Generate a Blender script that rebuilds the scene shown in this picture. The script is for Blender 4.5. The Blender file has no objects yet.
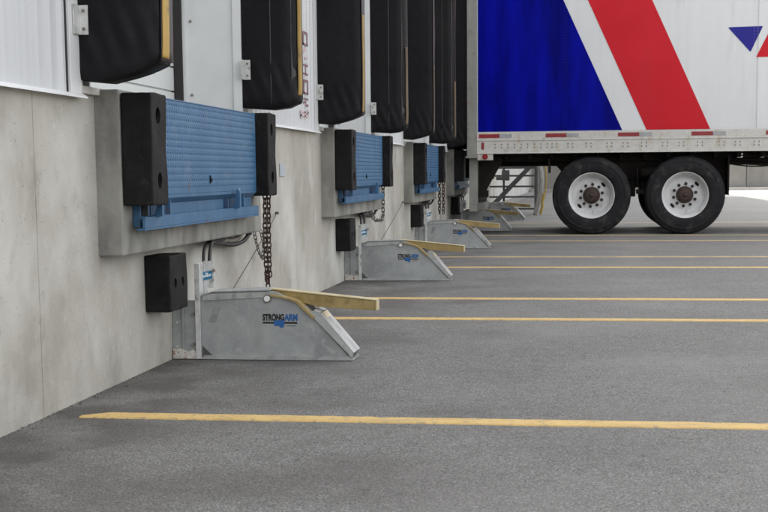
import bpy, bmesh, math, random
from mathutils import Vector, Matrix, noise
random.seed(7)
S = bpy.context.scene
COL = S.collection
R = math.radians
PITCH = 4.5
W = -1.80          # wall face

# ------------------------------------------------------------------ materials
def srgb(r, g, b):
    f = lambda c: (c/12.92 if c <= .04045 else ((c+.055)/1.055)**2.4)
    return (f(r/255), f(g/255), f(b/255), 1)

def mat(name, c1, c2=None, rough=.6, metal=0, scale=6, detail=6, stretch=(1, 1, 1), bump=0, bscale=60,
        c3=None, s3=40, t3=.62, w3=.05, spec=.5, coat=0, lo=.35, hi=.65, rvar=0, stretch3=None, bdist=.004):
    m = bpy.data.materials.new(name); m.use_nodes = True
    nt = m.node_tree; N = nt.nodes; L = nt.links
    p = N['Principled BSDF']
    p.inputs['Roughness'].default_value = rough
    p.inputs['Metallic'].default_value = metal
    p.inputs['Specular IOR Level'].default_value = spec
    p.inputs['Coat Weight'].default_value = coat
    c1 = tuple(c1)+(1,) if len(c1) == 3 else c1
    p.inputs['Base Color'].default_value = c1
    g = N.new('ShaderNodeNewGeometry')
    def mapped(st):
        mp = N.new('ShaderNodeMapping'); mp.inputs['Scale'].default_value = st
        L.new(g.outputs['Position'], mp.inputs['Vector']); return mp.outputs[0]
    v = mapped(stretch)
    if c2 is not None:
        c2 = tuple(c2)+(1,) if len(c2) == 3 else c2
        n = N.new('ShaderNodeTexNoise'); n.inputs['Scale'].default_value = scale; n.inputs['Detail'].default_value = detail
        n.inputs['Roughness'].default_value = .6
        L.new(v, n.inputs['Vector'])
        r = N.new('ShaderNodeMapRange'); r.inputs['From Min'].default_value = lo; r.inputs['From Max'].default_value = hi
        L.new(n.outputs['Fac'], r.inputs['Value'])
        mx = N.new('ShaderNodeMix'); mx.data_type = 'RGBA'
        mx.inputs[6].default_value = c1; mx.inputs[7].default_value = c2
        L.new(r.outputs[0], mx.inputs[0]); out = mx.outputs[2]
        if c3 is not None:
            c3 = tuple(c3)+(1,) if len(c3) == 3 else c3
            n3 = N.new('ShaderNodeTexNoise'); n3.inputs['Scale'].default_value = s3; n3.inputs['Detail'].default_value = 4
            L.new(mapped(stretch3) if stretch3 else g.outputs['Position'], n3.inputs['Vector'])
            r3 = N.new('ShaderNodeMapRange'); r3.inputs['From Min'].default_value = t3; r3.inputs['From Max'].default_value = t3+w3
            L.new(n3.outputs['Fac'], r3.inputs['Value'])
            m3 = N.new('ShaderNodeMix'); m3.data_type = 'RGBA'; m3.inputs[7].default_value = c3
            L.new(out, m3.inputs[6]); L.new(r3.outputs[0], m3.inputs[0]); out = m3.outputs[2]
        L.new(out, p.inputs['Base Color'])
        if rvar:
            rr = N.new('ShaderNodeMapRange'); rr.inputs['To Min'].default_value = rough-rvar; rr.inputs['To Max'].default_value = rough+rvar
            L.new(n.outputs['Fac'], rr.inputs['Value']); L.new(rr.outputs[0], p.inputs['Roughness'])
    if bump:
        nb = N.new('ShaderNodeTexNoise'); nb.inputs['Scale'].default_value = bscale; nb.inputs['Detail'].default_value = 5
        L.new(g.outputs['Position'], nb.inputs['Vector'])
        b = N.new('ShaderNodeBump'); b.inputs['Strength'].default_value = bump; b.inputs['Distance'].default_value = bdist
        L.new(nb.outputs['Fac'], b.inputs['Height']); L.new(b.outputs[0], p.inputs['Normal'])
    m['out'] = 1
    return m

def overlay(m, color, scale, lo, hi, stretch=(1, 1, 1), amt=1.0, zlo=None, zhi=None, seed=0, detail=5, mode='MIX'):
    """lay another irregular layer of stain over a material's colour"""
    nt = m.node_tree; N = nt.nodes; L = nt.links; p = N['Principled BSDF']
    src = p.inputs['Base Color'].links
    g = N.new('ShaderNodeNewGeometry'); mp = N.new('ShaderNodeMapping'); mp.inputs['Scale'].default_value = stretch
    mp.inputs['Location'].default_value = (seed*3.1, seed*1.7, seed*2.3)
    L.new(g.outputs['Position'], mp.inputs['Vector'])
    n = N.new('ShaderNodeTexNoise'); n.inputs['Scale'].default_value = scale; n.inputs['Detail'].default_value = detail
    L.new(mp.outputs[0], n.inputs['Vector'])
    r = N.new('ShaderNodeMapRange'); r.inputs['From Min'].default_value = lo; r.inputs['From Max'].default_value = hi
    r.inputs['To Max'].default_value = amt
    L.new(n.outputs['Fac'], r.inputs['Value']); f = r.outputs[0]
    if zlo is not None:
        sp = N.new('ShaderNodeSeparateXYZ'); L.new(g.outputs['Position'], sp.inputs[0])
        r2 = N.new('ShaderNodeMapRange'); r2.inputs['From Min'].default_value = zlo; r2.inputs['From Max'].default_value = zhi
        L.new(sp.outputs['Z'], r2.inputs['Value'])
        mm = N.new('ShaderNodeMath'); mm.operation = 'MULTIPLY'; L.new(f, mm.inputs[0]); L.new(r2.outputs[0], mm.inputs[1]); f = mm.outputs[0]
    mx = N.new('ShaderNodeMix'); mx.data_type = 'RGBA'; mx.blend_type = mode; mx.inputs[7].default_value = tuple(color)+(1,)
    if src: L.new(src[0].from_socket, mx.inputs[6])
    else: mx.inputs[6].default_value = p.inputs['Base Color'].default_value
    L.new(f, mx.inputs[0]); L.new(mx.outputs[2], p.inputs['Base Color'])
    return m

M = {}
M['conc'] = mat('foundation_concrete', (.33, .31, .265), (.45, .435, .39), rough=.85, scale=2.2, stretch=(1, 1, .7), bump=.35, bscale=55, lo=.3, hi=.7,
                c3=(.25, .232, .195), s3=3, t3=.54, w3=.22, stretch3=(1, 1, .5))
overlay(M['conc'], (.58, .575, .54), 1.5, .47, .66, (1, 1, 1.3), .75, seed=3, detail=9)
overlay(M['conc'], (.27, .255, .225), 2.1, .52, .72, (1, 1, .8), .5, seed=33, detail=9)
overlay(M['conc'], (.22, .207, .18), 2.6, .57, .85, (1, 1.3, .18), .4, seed=5)
overlay(M['conc'], (.52, .515, .48), 6, .52, .75, (1, 1, 1), .45, seed=15, detail=8)
overlay(M['conc'], (.22, .21, .185), 9, .58, .78, (1, 1, 1), .35, seed=16, detail=8)
overlay(M['conc'], (.13, .125, .11), 75, .68, .72, (1, 1, 1), .7, seed=6, detail=2)
overlay(M['conc'], (.62, .61, .58), 30, .62, .75, (1, 1, 1), .35, seed=18, detail=6)
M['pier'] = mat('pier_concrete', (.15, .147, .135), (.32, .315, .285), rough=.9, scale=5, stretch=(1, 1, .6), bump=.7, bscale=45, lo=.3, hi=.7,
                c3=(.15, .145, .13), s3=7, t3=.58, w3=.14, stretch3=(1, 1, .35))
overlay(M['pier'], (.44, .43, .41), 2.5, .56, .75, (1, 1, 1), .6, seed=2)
M['joint'] = mat('joint_filler', (.30, .285, .25), rough=.9)
M['clad'] = mat('white_cladding', (.52, .53, .545), (.58, .59, .60), rough=.42, scale=2.5, stretch=(1, 1, .3))
overlay(M['clad'], (.38, .38, .37), 5, .58, .85, (1, 3, .15), .4, seed=8)
M['trim'] = mat('white_trim', (.66, .67, .675), (.72, .73, .73), rough=.4, scale=4)
M['door'] = mat('door_panel', (.60, .62, .61), (.66, .675, .665), rough=.4, scale=2)
M['seal'] = mat('rubber_seal', (.025, .023, .022), rough=.7)
M['fabric'] = mat('black_vinyl', (.0065, .006, .0075), (.0105, .0098, .0115), rough=.5, scale=3, stretch=(1, 1, .5), bump=.35, bscale=9, lo=.35, hi=.7, spec=.16, bdist=.02)
overlay(M['fabric'], (.025, .023, .024), 2.5, .55, .85, (1, 1, .3), .55, seed=4)
M['fabface'] = mat('worn_vinyl_face', (.030, .025, .029), (.05, .042, .045), rough=.6, scale=6, stretch=(1, 1, .3), bump=.3, bscale=30)
M['yellow_fab'] = mat('yellow_vinyl', (.36, .22, .035), (.46, .29, .06), rough=.6, scale=14, stretch=(1, 1, .3), c3=(.22, .15, .05), s3=14, t3=.58, w3=.15)
M['rubber'] = mat('bumper_rubber', (.0055, .005, .0054), (.014, .0125, .0125), spec=.2, rough=.7, scale=9, bump=1, bscale=70, lo=.35, hi=.7, c3=(.024, .022, .022), s3=30, t3=.60, w3=.15, bdist=.0025)
M['hole'] = mat('black_hole', (.003, .003, .003), rough=.95)
M['blue'] = mat('blue_enamel', (.028, .100, .205), (.040, .128, .245), rough=.5, scale=5, stretch=(1, 1, .4), c3=(.075, .15, .245), s3=9, t3=.55, w3=.2)
overlay(M['blue'], (.03, .07, .16), 30, .62, .7, (1, 1, .5), .6, seed=4)
overlay(M['blue'], (.10, .055, .035), 13, .66, .72, (1, 1, .7), .7, seed=14, detail=8)
overlay(M['blue'], (.13, .17, .21), 20, .63, .70, (1, .25, 1), .45, seed=24, detail=8)
M['bluedark'] = mat('shaded_blue', (.006, .028, .075), (.010, .04, .10), spec=.2, rough=.5, scale=8)  # darker copy of the blue enamel, shade put into the colour
M['galv'] = mat('galvanised_steel', (.33, .345, .345), (.43, .445, .44), rough=.55, metal=.55, scale=7, c3=(.24, .25, .25), s3=3.2, t3=.5, w3=.25, bump=.12, bscale=30)
overlay(M['galv'], (.60, .60, .57), 22, .62, .72, (1, 1, 1), .35, seed=7)
overlay(M['galv'], (.22, .22, .21), 6.5, .6, .82, (1, 1, .5), .4, seed=12)
overlay(M['galv'], (.46, .47, .465), 55, .54, .62, (1, 1, 1), .3, seed=19, detail=2)
M['galv_lt'] = mat('bright_galvanised_steel', (.52, .53, .52), (.66, .66, .64), rough=.5, metal=.35, scale=25, c3=(.3, .3, .28), s3=18, t3=.56, w3=.12, bump=.2, bscale=60)
M['galv_mid'] = mat('dull_galvanised_steel', (.36, .37, .365), (.47, .475, .465), rough=.55, metal=.4, scale=14, c3=(.26, .265, .26), s3=16, t3=.54, w3=.15, bump=.2, bscale=60)
M['base_rust'] = mat('weathered_base_plate', (.6, .59, .55), (.42, .38, .33), rough=.8, scale=50, c3=(.22, .1, .05), s3=60, t3=.6, w3=.06, bump=.6)
M['arm'] = mat('yellow_zinc_plate', (.30, .215, .085), (.40, .30, .13), rough=.45, metal=.35, scale=12, c3=(.22, .15, .06), s3=9, t3=.58, w3=.15)
overlay(M['arm'], (.12, .085, .045), 17, .6, .72, (1, 1, 1), .55, seed=5, detail=7)
M['armtop'] = mat('pale_zinc_plate', (.52, .43, .25), (.66, .57, .37), rough=.45, metal=.25, scale=15)
M['bolt'] = mat('bolt_zinc', (.68, .68, .66), (.45, .45, .43), rough=.35, metal=.6, scale=60)
M['pin'] = mat('bright_pin', (.75, .75, .73), rough=.4, scale=60)
M['bolt_dk'] = mat('weathered_bolt', (.16, .15, .14), (.28, .25, .2), rough=.6, metal=.5, scale=60)
M['black_txt'] = mat('black_print', (.012, .012, .013), rough=.5)
M['blue_txt'] = mat('blue_print', (.015, .10, .30), rough=.5)
M['sticker'] = mat('blue_sticker', (.01, .13, .27), (.02, .17, .33), rough=.35, scale=60)
M['white_print'] = mat('white_print', (.7, .75, .78), rough=.5)
M['rust'] = mat('rusty_chain', (.085, .042, .030), (.04, .026, .023), rough=.85, scale=45, metal=.2, c3=(.24, .2, .18), s3=60, t3=.6, w3=.1, bump=.5)
M['chain'] = mat('grey_chain', (.22, .21, .2), (.1, .09, .085), rough=.6, scale=40, metal=.5)
M['hose'] = mat('black_hose', (.012, .012, .012), (.03, .028, .027), rough=.55, scale=20)
M['wire'] = mat('steel_wire', (.10, .10, .095), rough=.5, metal=.5)
M['plate'] = mat('grey_plate', (.38, .42, .47), rough=.5)
M['letter'] = mat('faded_letters', (.15, .075, .085), (.28, .15, .16), rough=.6, scale=25)
M['letter_pale'] = mat('pale_red_letters', (.5, .33, .35), (.62, .5, .5), rough=.6, scale=25)
# trailer
M['tw'] = mat('trailer_white', (.61, .622, .632), (.66, .67, .675), rough=.32, scale=1.5, stretch=(1.5, 1, .4), spec=.3)
overlay(M['tw'], (.42, .42, .41), 2.2, .6, .85, (2.5, 1, .25), .3, seed=3)
M['tb'] = mat('trailer_blue', (.0, .0008, .13), (.0005, .003, .29), spec=.05, rough=.35, scale=1.3, stretch=(3, 1, .5), coat=.0, lo=.36, hi=.64)  # streaky light-to-dark blue stands in for soft panel reflections
M['tr'] = mat('trailer_red', (.50, .009, .018), (.55, .012, .025), rough=.35, scale=2, spec=.15)
overlay(M['tb'], (.004, .010, .24), 1.2, .5, .9, (2.0, 1, .25), .35, seed=3)
overlay(M['tr'], (.36, .03, .035), 2.0, .55, .9, (2.5, 1, .25), .4, seed=6)
overlay(M['tw'], (.33, .31, .27), 4.5, .62, .85, (1.6, 1, .3), .35, seed=13, detail=8)
M['tv'] = mat('logo_violet_blue', (.015, .013, .22), rough=.35, spec=.2)
M['rail'] = mat('rail_cream', (.47, .455, .42), (.55, .535, .50), rough=.5, scale=4, stretch=(2, 1, 4), c3=(.42, .36, .28), s3=16, t3=.58, w3=.16, stretch3=(1, 1, .5))
M['rivet'] = mat('rivet_grey', (.17, .16, .145), rough=.6)
M['tred'] = mat('red_tape', (.20, .008, .012), (.26, .014, .018), rough=.35, scale=12)
M['twh'] = mat('white_tape', (.27, .28, .285), (.36, .365, .365), rough=.35, scale=12)
M['lens'] = mat('red_lens', (.24, .006, .012), rough=.2)
M['postg'] = mat('frame_grey', (.19, .19, .172), (.26, .26, .238), rough=.6, scale=5, stretch=(1, 1, .4), c3=(.2, .17, .14), s3=12, t3=.58, w3=.12)
M['chassis'] = mat('chassis_black', (.008, .0065, .006), (.018, .014, .011), spec=.2, rough=.8, scale=8)
M['tyre'] = mat('tyre_rubber', (.010, .010, .012), (.018, .0175, .019), spec=.2, rough=.72, scale=6, bump=.25, bscale=80, c3=(.05, .047, .043), s3=9, t3=.55, w3=.2)
M['rim'] = mat('rim_white', (.58, .58, .585), (.66, .66, .655), rough=.42, scale=9, c3=(.50, .48, .46), s3=11, t3=.57, w3=.14)
overlay(M['rim'], (.38, .35, .31), 14, .6, .8, (1, 1, 1), .25, seed=5, detail=8)
M['hub'] = mat('rusty_hub', (.022, .013, .010), (.055, .030, .022), rough=.7, scale=35, bump=.5)
M['nut'] = mat('dark_nut', (.03, .025, .025), rough=.6, metal=.4)
M['stairm'] = mat('painted_steel', (.05, .05, .05), (.085, .085, .083), rough=.55, scale=9)
M['pipe'] = mat('grey_pipe', (.24, .235, .22), (.32, .315, .29), rough=.5, scale=8)
M['ywrap'] = mat('yellow_cord', (.34, .24, .05), rough=.6)
M['annex'] = mat('annex_wall', (.36, .36, .345), (.45, .445, .42), rough=.85, scale=.6)
M['retain'] = mat('retaining_concrete', (.17, .165, .152), (.215, .208, .19), rough=.85, scale=.8, c3=(.13, .125, .115), s3=1.2, t3=.55, w3=.16, stretch3=(1.5, 1, .3))
M['shed'] = mat('far_shed', (.38, .38, .38), (.48, .48, .48), rough=.7, scale=.3, stretch=(1, 1, .2))
M['roof'] = mat('roof_membrane', (.35, .35, .34), rough=.9)
M['slab'] = mat('pale_concrete_slab', (.25, .24, .225), (.30, .29, .27), rough=.85, scale=1.5, bump=.2)
M['yline'] = mat('yellow_road_paint', (.53, .355, .125), (.62, .43, .165), rough=.75, scale=9, c3=(.36, .27, .14), s3=28, t3=.57, w3=.1, bump=.3, bscale=90)
overlay(M['yline'], (.10, .098, .095), 75, .64, .70, (1, 1, 1), .6, seed=9, detail=3)
overlay(M['yline'], (.16, .14, .11), 5, .58, .8, (.5, 2, 1), .45, seed=2)

M['yline2'] = mat('worn_road_paint', (.40, .30, .17), (.52, .37, .17), rough=.75, scale=5, c3=(.22, .19, .15), s3=6, t3=.5, w3=.2, stretch3=(.4, 2, 1))
# asphalt
a = mat('asphalt', (.150, .1455, .138), (.192, .187, .178), rough=.88, scale=.9, lo=.3, hi=.7, bump=1, bscale=150, spec=.3, bdist=.006)
overlay(a, (.36, .352, .34), 165, .49, .64, (1, 1, 1), .75, seed=1, detail=4)
overlay(a, (.042, .041, .039), 135, .50, .63, (1, 1, 1), .75, seed=2, detail=4)
overlay(a, (.12, .116, .11), 1.1, .50, .75, (.7, 1.1, 1), .35, seed=3)
overlay(a, (.25, .245, .238), .7, .55, .8, (.5, 1.2, 1), .4, seed=4)
overlay(a, (.085, .081, .077), 14, .55, .76, (1, 1, 1), .42, seed=5, detail=10)
overlay(a, (.26, .252, .242), 10, .55, .75, (1, 1, 1), .40, seed=7, detail=10)
overlay(a, (.06, .058, .055), 48, .57, .70, (1, 1, 1), .5, seed=11, detail=7)
overlay(a, (.30, .29, .28), 55, .60, .70, (1, 1, 1), .4, seed=31, detail=7)
overlay(a, (.42, .41, .39), 95, .69, .72, (1, 1, 1), .55, seed=6, detail=1)
# darker band along the foot of the wall, tyre-polished darker lane, a few oil drips
def lane(m, x0, x1, f0, f1, color, amt, sc=2.0, seed=0, lo=.35, hi=.6):
    nt = m.node_tree; N = nt.nodes; L = nt.links; p = N['Principled BSDF']
    g = N.new('ShaderNodeNewGeometry'); sp = N.new('ShaderNodeSeparateXYZ'); L.new(g.outputs['Position'], sp.inputs[0])
    n = N.new('ShaderNodeTexNoise'); n.inputs['Scale'].default_value = sc; n.inputs['Detail'].default_value = 9
    mp = N.new('ShaderNodeMapping'); mp.inputs['Location'].default_value = (seed, seed*2, 0); L.new(g.outputs['Position'], mp.inputs['Vector']); L.new(mp.outputs[0], n.inputs['Vector'])
    nr = N.new('ShaderNodeMapRange'); nr.inputs['From Min'].default_value = lo; nr.inputs['From Max'].default_value = hi; L.new(n.outputs['Fac'], nr.inputs['Value'])
    a1 = N.new('ShaderNodeMapRange'); a1.inputs['From Min'].default_value = x0-f0; a1.inputs['From Max'].default_value = x0; L.new(sp.outputs['X'], a1.inputs['Value'])
    a2 = N.new('ShaderNodeMapRange'); a2.inputs['From Min'].default_value = x1+f1; a2.inputs['From Max'].default_value = x1; L.new(sp.outputs['X'], a2.inputs['Value'])
    q = None
    for o in (nr, a1, a2):
        if q is None: q = o.outputs[0]
        else:
            mm = N.new('ShaderNodeMath'); mm.operation = 'MULTIPLY'; L.new(q, mm.inputs[0]); L.new(o.outputs[0], mm.inputs[1]); q = mm.outputs[0]
    mm = N.new('ShaderNodeMath'); mm.operation = 'MULTIPLY'; mm.inputs[1].default_value = amt; L.new(q, mm.inputs[0])
    mx = N.new('ShaderNodeMix'); mx.data_type = 'RGBA'; mx.inputs[7].default_value = tuple(color)+(1,)
    L.new(p.inputs['Base Color'].links[0].from_socket, mx.inputs[6]); L.new(mm.outputs[0], mx.inputs[0]); L.new(mx.outputs[2], p.inputs['Base Color'])
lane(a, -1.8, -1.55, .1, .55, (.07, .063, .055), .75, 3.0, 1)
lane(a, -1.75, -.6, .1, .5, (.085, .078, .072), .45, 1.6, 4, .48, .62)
lane(a, -.2, .5, .5, .6, (.26, .25, .24), .35, 1.2, 9, .45, .65)
overlay(a, (.035, .032, .03), 2.6, .72, .76, (1, 1, 1), .55, seed=21, detail=7)
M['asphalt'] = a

# galvanised cheek: faint wiped smudge keeps its own place
# ------------------------------------------------------------------ mesh helpers
class MB:
    def __init__(s): s.v = []; s.f = []; s.sm = []; s.mi = []; s.cur = 0
    def face(s, idx, smooth=False): s.f.append(tuple(idx)); s.sm.append(smooth); s.mi.append(s.cur)
    def box(s, x0, x1, y0, y1, z0, z1):
        b = len(s.v)
        s.v += [(x, y, z) for z in (z0, z1) for y in (y0, y1) for x in (x0, x1)]
        for q in ((0, 2, 3, 1), (4, 5, 7, 6), (0, 1, 5, 4), (2, 6, 7, 3), (0, 4, 6, 2), (1, 3, 7, 5)):
            s.face([b+i for i in q])
        return s
    def prism(s, poly, a0, a1, axis='y'):
        """extrude a 2-D polygon; axis y: poly in (x,z); axis x: poly in (y,z); axis z: poly in (x,y)"""
        n = len(poly); b = len(s.v)
        for a in (a0, a1):
            for (p, q) in poly:
                s.v.append({'y': (p, a, q), 'x': (a, p, q), 'z': (p, q, a)}[axis])
        s.face([b+i for i in range(n)]); s.face([b+n+i for i in reversed(range(n))])
        for i in range(n):
            j = (i+1) % n; s.face([b+i, b+n+i, b+n+j, b+j])
        return s
    def bar(s, p, q, w, h=None, up=(0, 0, 1)):
        p = Vector(p); q = Vector(q); d = (q-p).normalized(); u = Vector(up)
        if abs(d.dot(u)) > .99: u = Vector((0, 1, 0))
        r = d.cross(u).normalized(); u = r.cross(d); h = h or w; b = len(s.v)
        for o in (p, q):
            for (i, j) in ((-1, -1), (1, -1), (1, 1), (-1, 1)):
                s.v.append(tuple(o+r*i*w/2+u*j*h/2))
        for k in range(4):
            j = (k+1) % 4; s.face([b+k, b+j, b+4+j, b+4+k])
        s.face([b+3, b+2, b+1, b]); s.face([b+4, b+5, b+6, b+7])
        return s
    def tube(s, pts, r, seg=8, closed=False, caps=True):
        pts = [Vector(p) for p in pts]; n = len(pts); b = len(s.v); prev = None
        for i, p in enumerate(pts):
            if closed: d = pts[(i+1) % n]-pts[i-1]
            else: d = pts[min(i+1, n-1)]-pts[max(i-1, 0)]
            d.normalize()
            if prev is None:
                u = Vector((0, 0, 1)) if abs(d.z) < .9 else Vector((0, 1, 0))
                u = (u-d*u.dot(d)).normalized()
            else: u = (prev-d*prev.dot(d)).normalized()
            prev = u; w = d.cross(u)
            for k in range(seg):
                a = 2*math.pi*k/seg
                s.v.append(tuple(p+u*r*math.cos(a)+w*r*math.sin(a)))
        m = n if closed else n-1
        for i in range(m):
            for k in range(seg):
                j = (k+1) % seg; i2 = (i+1) % n
                s.face([b+i*seg+k, b+i*seg+j, b+i2*seg+j, b+i2*seg+k], True)
        if not closed and caps:
            s.face([b+k for k in reversed(range(seg))]); s.face([b+(n-1)*seg+k for k in range(seg)])
        return s
    def cyl(s, c, axis, r, l, seg=16):
        c = Vector(c); a = Vector(axis).normalized()
        return s.tube([c-a*l/2, c+a*l/2], r, seg)
    def lathe(s, prof, cx, cy, cz, seg=48, axis='y', smooth=True):
        """prof: (radius, offset along the axis)"""
        b = len(s.v); n = len(prof)
        for (r, o) in prof:
            for k in range(seg):
                t = 2*math.pi*k/seg
                if axis == 'y': s.v.append((cx+r*math.cos(t), cy+o, cz+r*math.sin(t)))
                else: s.v.append((cx+o, cy+r*math.cos(t), cz+r*math.sin(t)))
        for i in range(n-1):
            for k in range(seg):
                j = (k+1) % seg
                s.face([b+i*seg+k, b+i*seg+j, b+(i+1)*seg+j, b+(i+1)*seg+k], smooth)
        return s
    def parts(s, name, mats, parent=None, bevel=0):
        """every connected piece becomes an object of its own"""
        par = list(range(len(s.v)))
        def fd(i):
            while par[i] != i: par[i] = par[par[i]]; i = par[i]
            return i
        for f_ in s.f:
            for q in f_[1:]: par[fd(q)] = fd(f_[0])
        groups = {}
        for k, f_ in enumerate(s.f): groups.setdefault(fd(f_[0]), []).append(k)
        for fs in groups.values():
            m = MB(); mp = {}
            for k in fs:
                for q in s.f[k]:
                    if q not in mp: mp[q] = len(m.v); m.v.append(s.v[q])
                m.face([mp[q] for q in s.f[k]], s.sm[k])
            o = m.build(name, mats, parent, bevel=bevel)
        return o
    def build(s, name, mats, parent=None, bevel=0, loc=None, seg=2, autosmooth=False):
        me = bpy.data.meshes.new(name); me.from_pydata(s.v, [], s.f)
        if not isinstance(mats, (list, tuple)): mats = [mats]
        for m in mats: me.materials.append(m)
        for i, p in enumerate(me.polygons): p.use_smooth = s.sm[i]; p.material_index = s.mi[i]
        bm = bmesh.new(); bm.from_mesh(me); bmesh.ops.recalc_face_normals(bm, faces=bm.faces)
        if bevel:
            es = [e for e in bm.edges if len(e.link_faces) == 2 and e.calc_face_angle(0) > .5]
            bmesh.ops.bevel(bm, geom=es, offset=bevel, segments=seg, affect='EDGES', profile=.6, clamp_overlap=True)
        bm.to_mesh(me); bm.free()
        if autosmooth:
            for p in me.polygons: p.use_smooth = True
        o = bpy.data.objects.new(name, me); COL.objects.link(o)
        if loc: o.location = loc
        if parent: o.parent = parent
        return o

def tag(o, label=None, cat=None, group=None, kind=None):
    if label: o['label'] = label
    if cat: o['category'] = cat
    if group: o['group'] = group
    if kind: o['kind'] = kind
    return o
def thing(name, loc, label, cat, group=None):
    o = bpy.data.objects.new(name, None); COL.objects.link(o); o.location = loc; o.empty_display_size = .1
    return tag(o, label, cat, group)
def copy_tree(o, parent=None):
    c = o.copy(); COL.objects.link(c); c.parent = parent
    for ch in list(o.children): copy_tree(ch, c)
    return c
def copies(src, n, label_fn, fix=None):
    out = [src]
    for k in range(1, n):
        c = copy_tree(src); c.location = Vector(src.location)+Vector((0, PITCH*k, 0)); c['label'] = label_fn(k); out.append(c)
    return out
ORD = ['first', 'second', 'third', 'fourth', 'fifth']
NB = 5

# ------------------------------------------------------------------ ground and markings
g = MB()
b = len(g.v)
g.v += [(-400, -300, 0), (400, -300, 0), (400, 500, 0), (-400, 500, 0)]; g.face([0, 1, 2, 3])
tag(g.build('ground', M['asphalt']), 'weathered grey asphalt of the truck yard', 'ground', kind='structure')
g = MB(); g.box(4.2, 60, 44, 59, -.05, .006)
tag(g.build('concrete_apron', M['slab']), 'pale sunlit concrete paving in front of the far wall', 'pavement', kind='structure')

def line(y, x0, x1, w=.094, ragged=True):
    m = MB(); n = 260; rnd = random.Random(int(y*100)); top = []; bot = []
    for i in range(n+1):
        t = i/n; x = x0+(x1-x0)*t**1.6
        wob = .006*math.sin(x*1.1+y)+.002*rnd.uniform(-1, 1)
        tp = w/2+rnd.uniform(-.003, .003); bt = w/2+rnd.uniform(-.003, .003)
        if ragged and x-x0 < .09:
            f = (x-x0)/.09; tp = -w/2+.030+(w-.030)*min(1, f*1.15+rnd.uniform(-.03, .03)); 
        top.append((x, y+wob+tp, .004)); bot.append((x, y+wob-bt, .004))
    tk = [(x, y_+.004, -.001) for x, y_, z in top]; bk = [(x, y_-.004, -.001) for x, y_, z in bot]
    m.v = top+bot+tk+bk; q = n+1
    for i in range(n):
        m.face([i, q+i, q+i+1, i+1]); m.face([2*q+i, i, i+1, 2*q+i+1]); m.face([q+i, 3*q+i, 3*q+i+1, q+i+1])
    m.face([0, 2*q, 3*q, q])
    o = m.build('painted_line', M['yline'] if y < 12 else M['yline2'])
    return o
for i, y in enumerate([4.452, 7.645, 8.90, 11.90, 13.375, 16.53, 17.95, 20.8, 22.4]):
    tag(line(y, -1.68 if i == 0 else -1.66, 14), 'yellow painted bay line on the asphalt, number %s counted ' % (['one', 'two', 'three', 'four', 'five', 'six', 'seven', 'eight', 'nine'][i]),
        'line', 'yellow bay lines on the asphalt', 'structure')

# ------------------------------------------------------------------ grit at the foot of the wall
m = MB(); rnd = random.Random(11)
def pebble(x, y, z, q):
    b = len(m.v); k = []
    for dx, dy, dz in ((1, 0, 0), (0, 1, 0), (-1, 0, 0), (0, -1, 0), (0, 0, 1), (.6, .6, .5), (-.6, -.5, .6), (.5, -.6, .4)):
        f_ = q*rnd.uniform(.7, 1.2); k.append((x+dx*f_, y+dy*f_*1.2, z+dz*f_*.7))
    m.v += k
    for t_ in ((0, 5, 1), (1, 5, 4), (1, 4, 2), (2, 4, 6), (2, 6, 3), (3, 6, 4), (3, 4, 7), (3, 7, 0), (0, 7, 4), (0, 4, 5)): m.face([b+i for i in t_])
for i in range(1500):
    y = rnd.uniform(3.2, 12); c_ = noise.noise(Vector((y*1.9, 0, 0)))
    if c_ < rnd.uniform(-.5, .35): continue
    pebble(W+abs(rnd.gauss(0, .018)), y, -.001, rnd.uniform(.002, .007))
for i in range(260): pebble(rnd.uniform(-1.75, 1.2), rnd.uniform(3.0, 9), 0, rnd.uniform(.0015, .0038))
tag(m.build('grit', mat('grit', (.035, .032, .029), (.13, .12, .11), rough=.9, scale=25)), 'dark grit and crumbs gathered along the foot of the concrete wall', 'grit', kind='stuff')

# ------------------------------------------------------------------ building
H = 9.0; Y0 = -9.0; Y1 = 29.0
bld = thing('loading_dock_building', (W, 5, 0), 'long loading dock building with pale concrete base and white ribbed metal cladding above', 'building')
bld.location = (0, 0, 0)
jy = [4.40] + [9.20+PITCH*k for k in range(4)] + [26.3]
m = MB(); prev = Y0
for y in jy+[Y1]:
    m.box(W-.30, W, prev, y-.002, -.4, 1.135); prev = y+.002
m.build('foundation_wall', M['conc'], bld, bevel=.004)
m = MB()
for y in jy: m.box(W-.25, W-.003, y-.002, y+.002, -.3, 1.134)
m.parts('wall_joint', M['joint'], bld)
m = MB(); m.box(-3.4, W-.303, Y0+.01, Y1-.01, -.3, 1.118); m.build('dock_floor', M['conc'], bld)
m = MB(); m.box(-30, -3.6, Y0, Y1, -.3, H-.2); m.build('inner_wall', M['clad'], bld)
m = MB(); m.box(-30, W+.02, Y0-.1, Y1+.1, H-.12, H); m.build('roof', M['roof'], bld)

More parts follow.
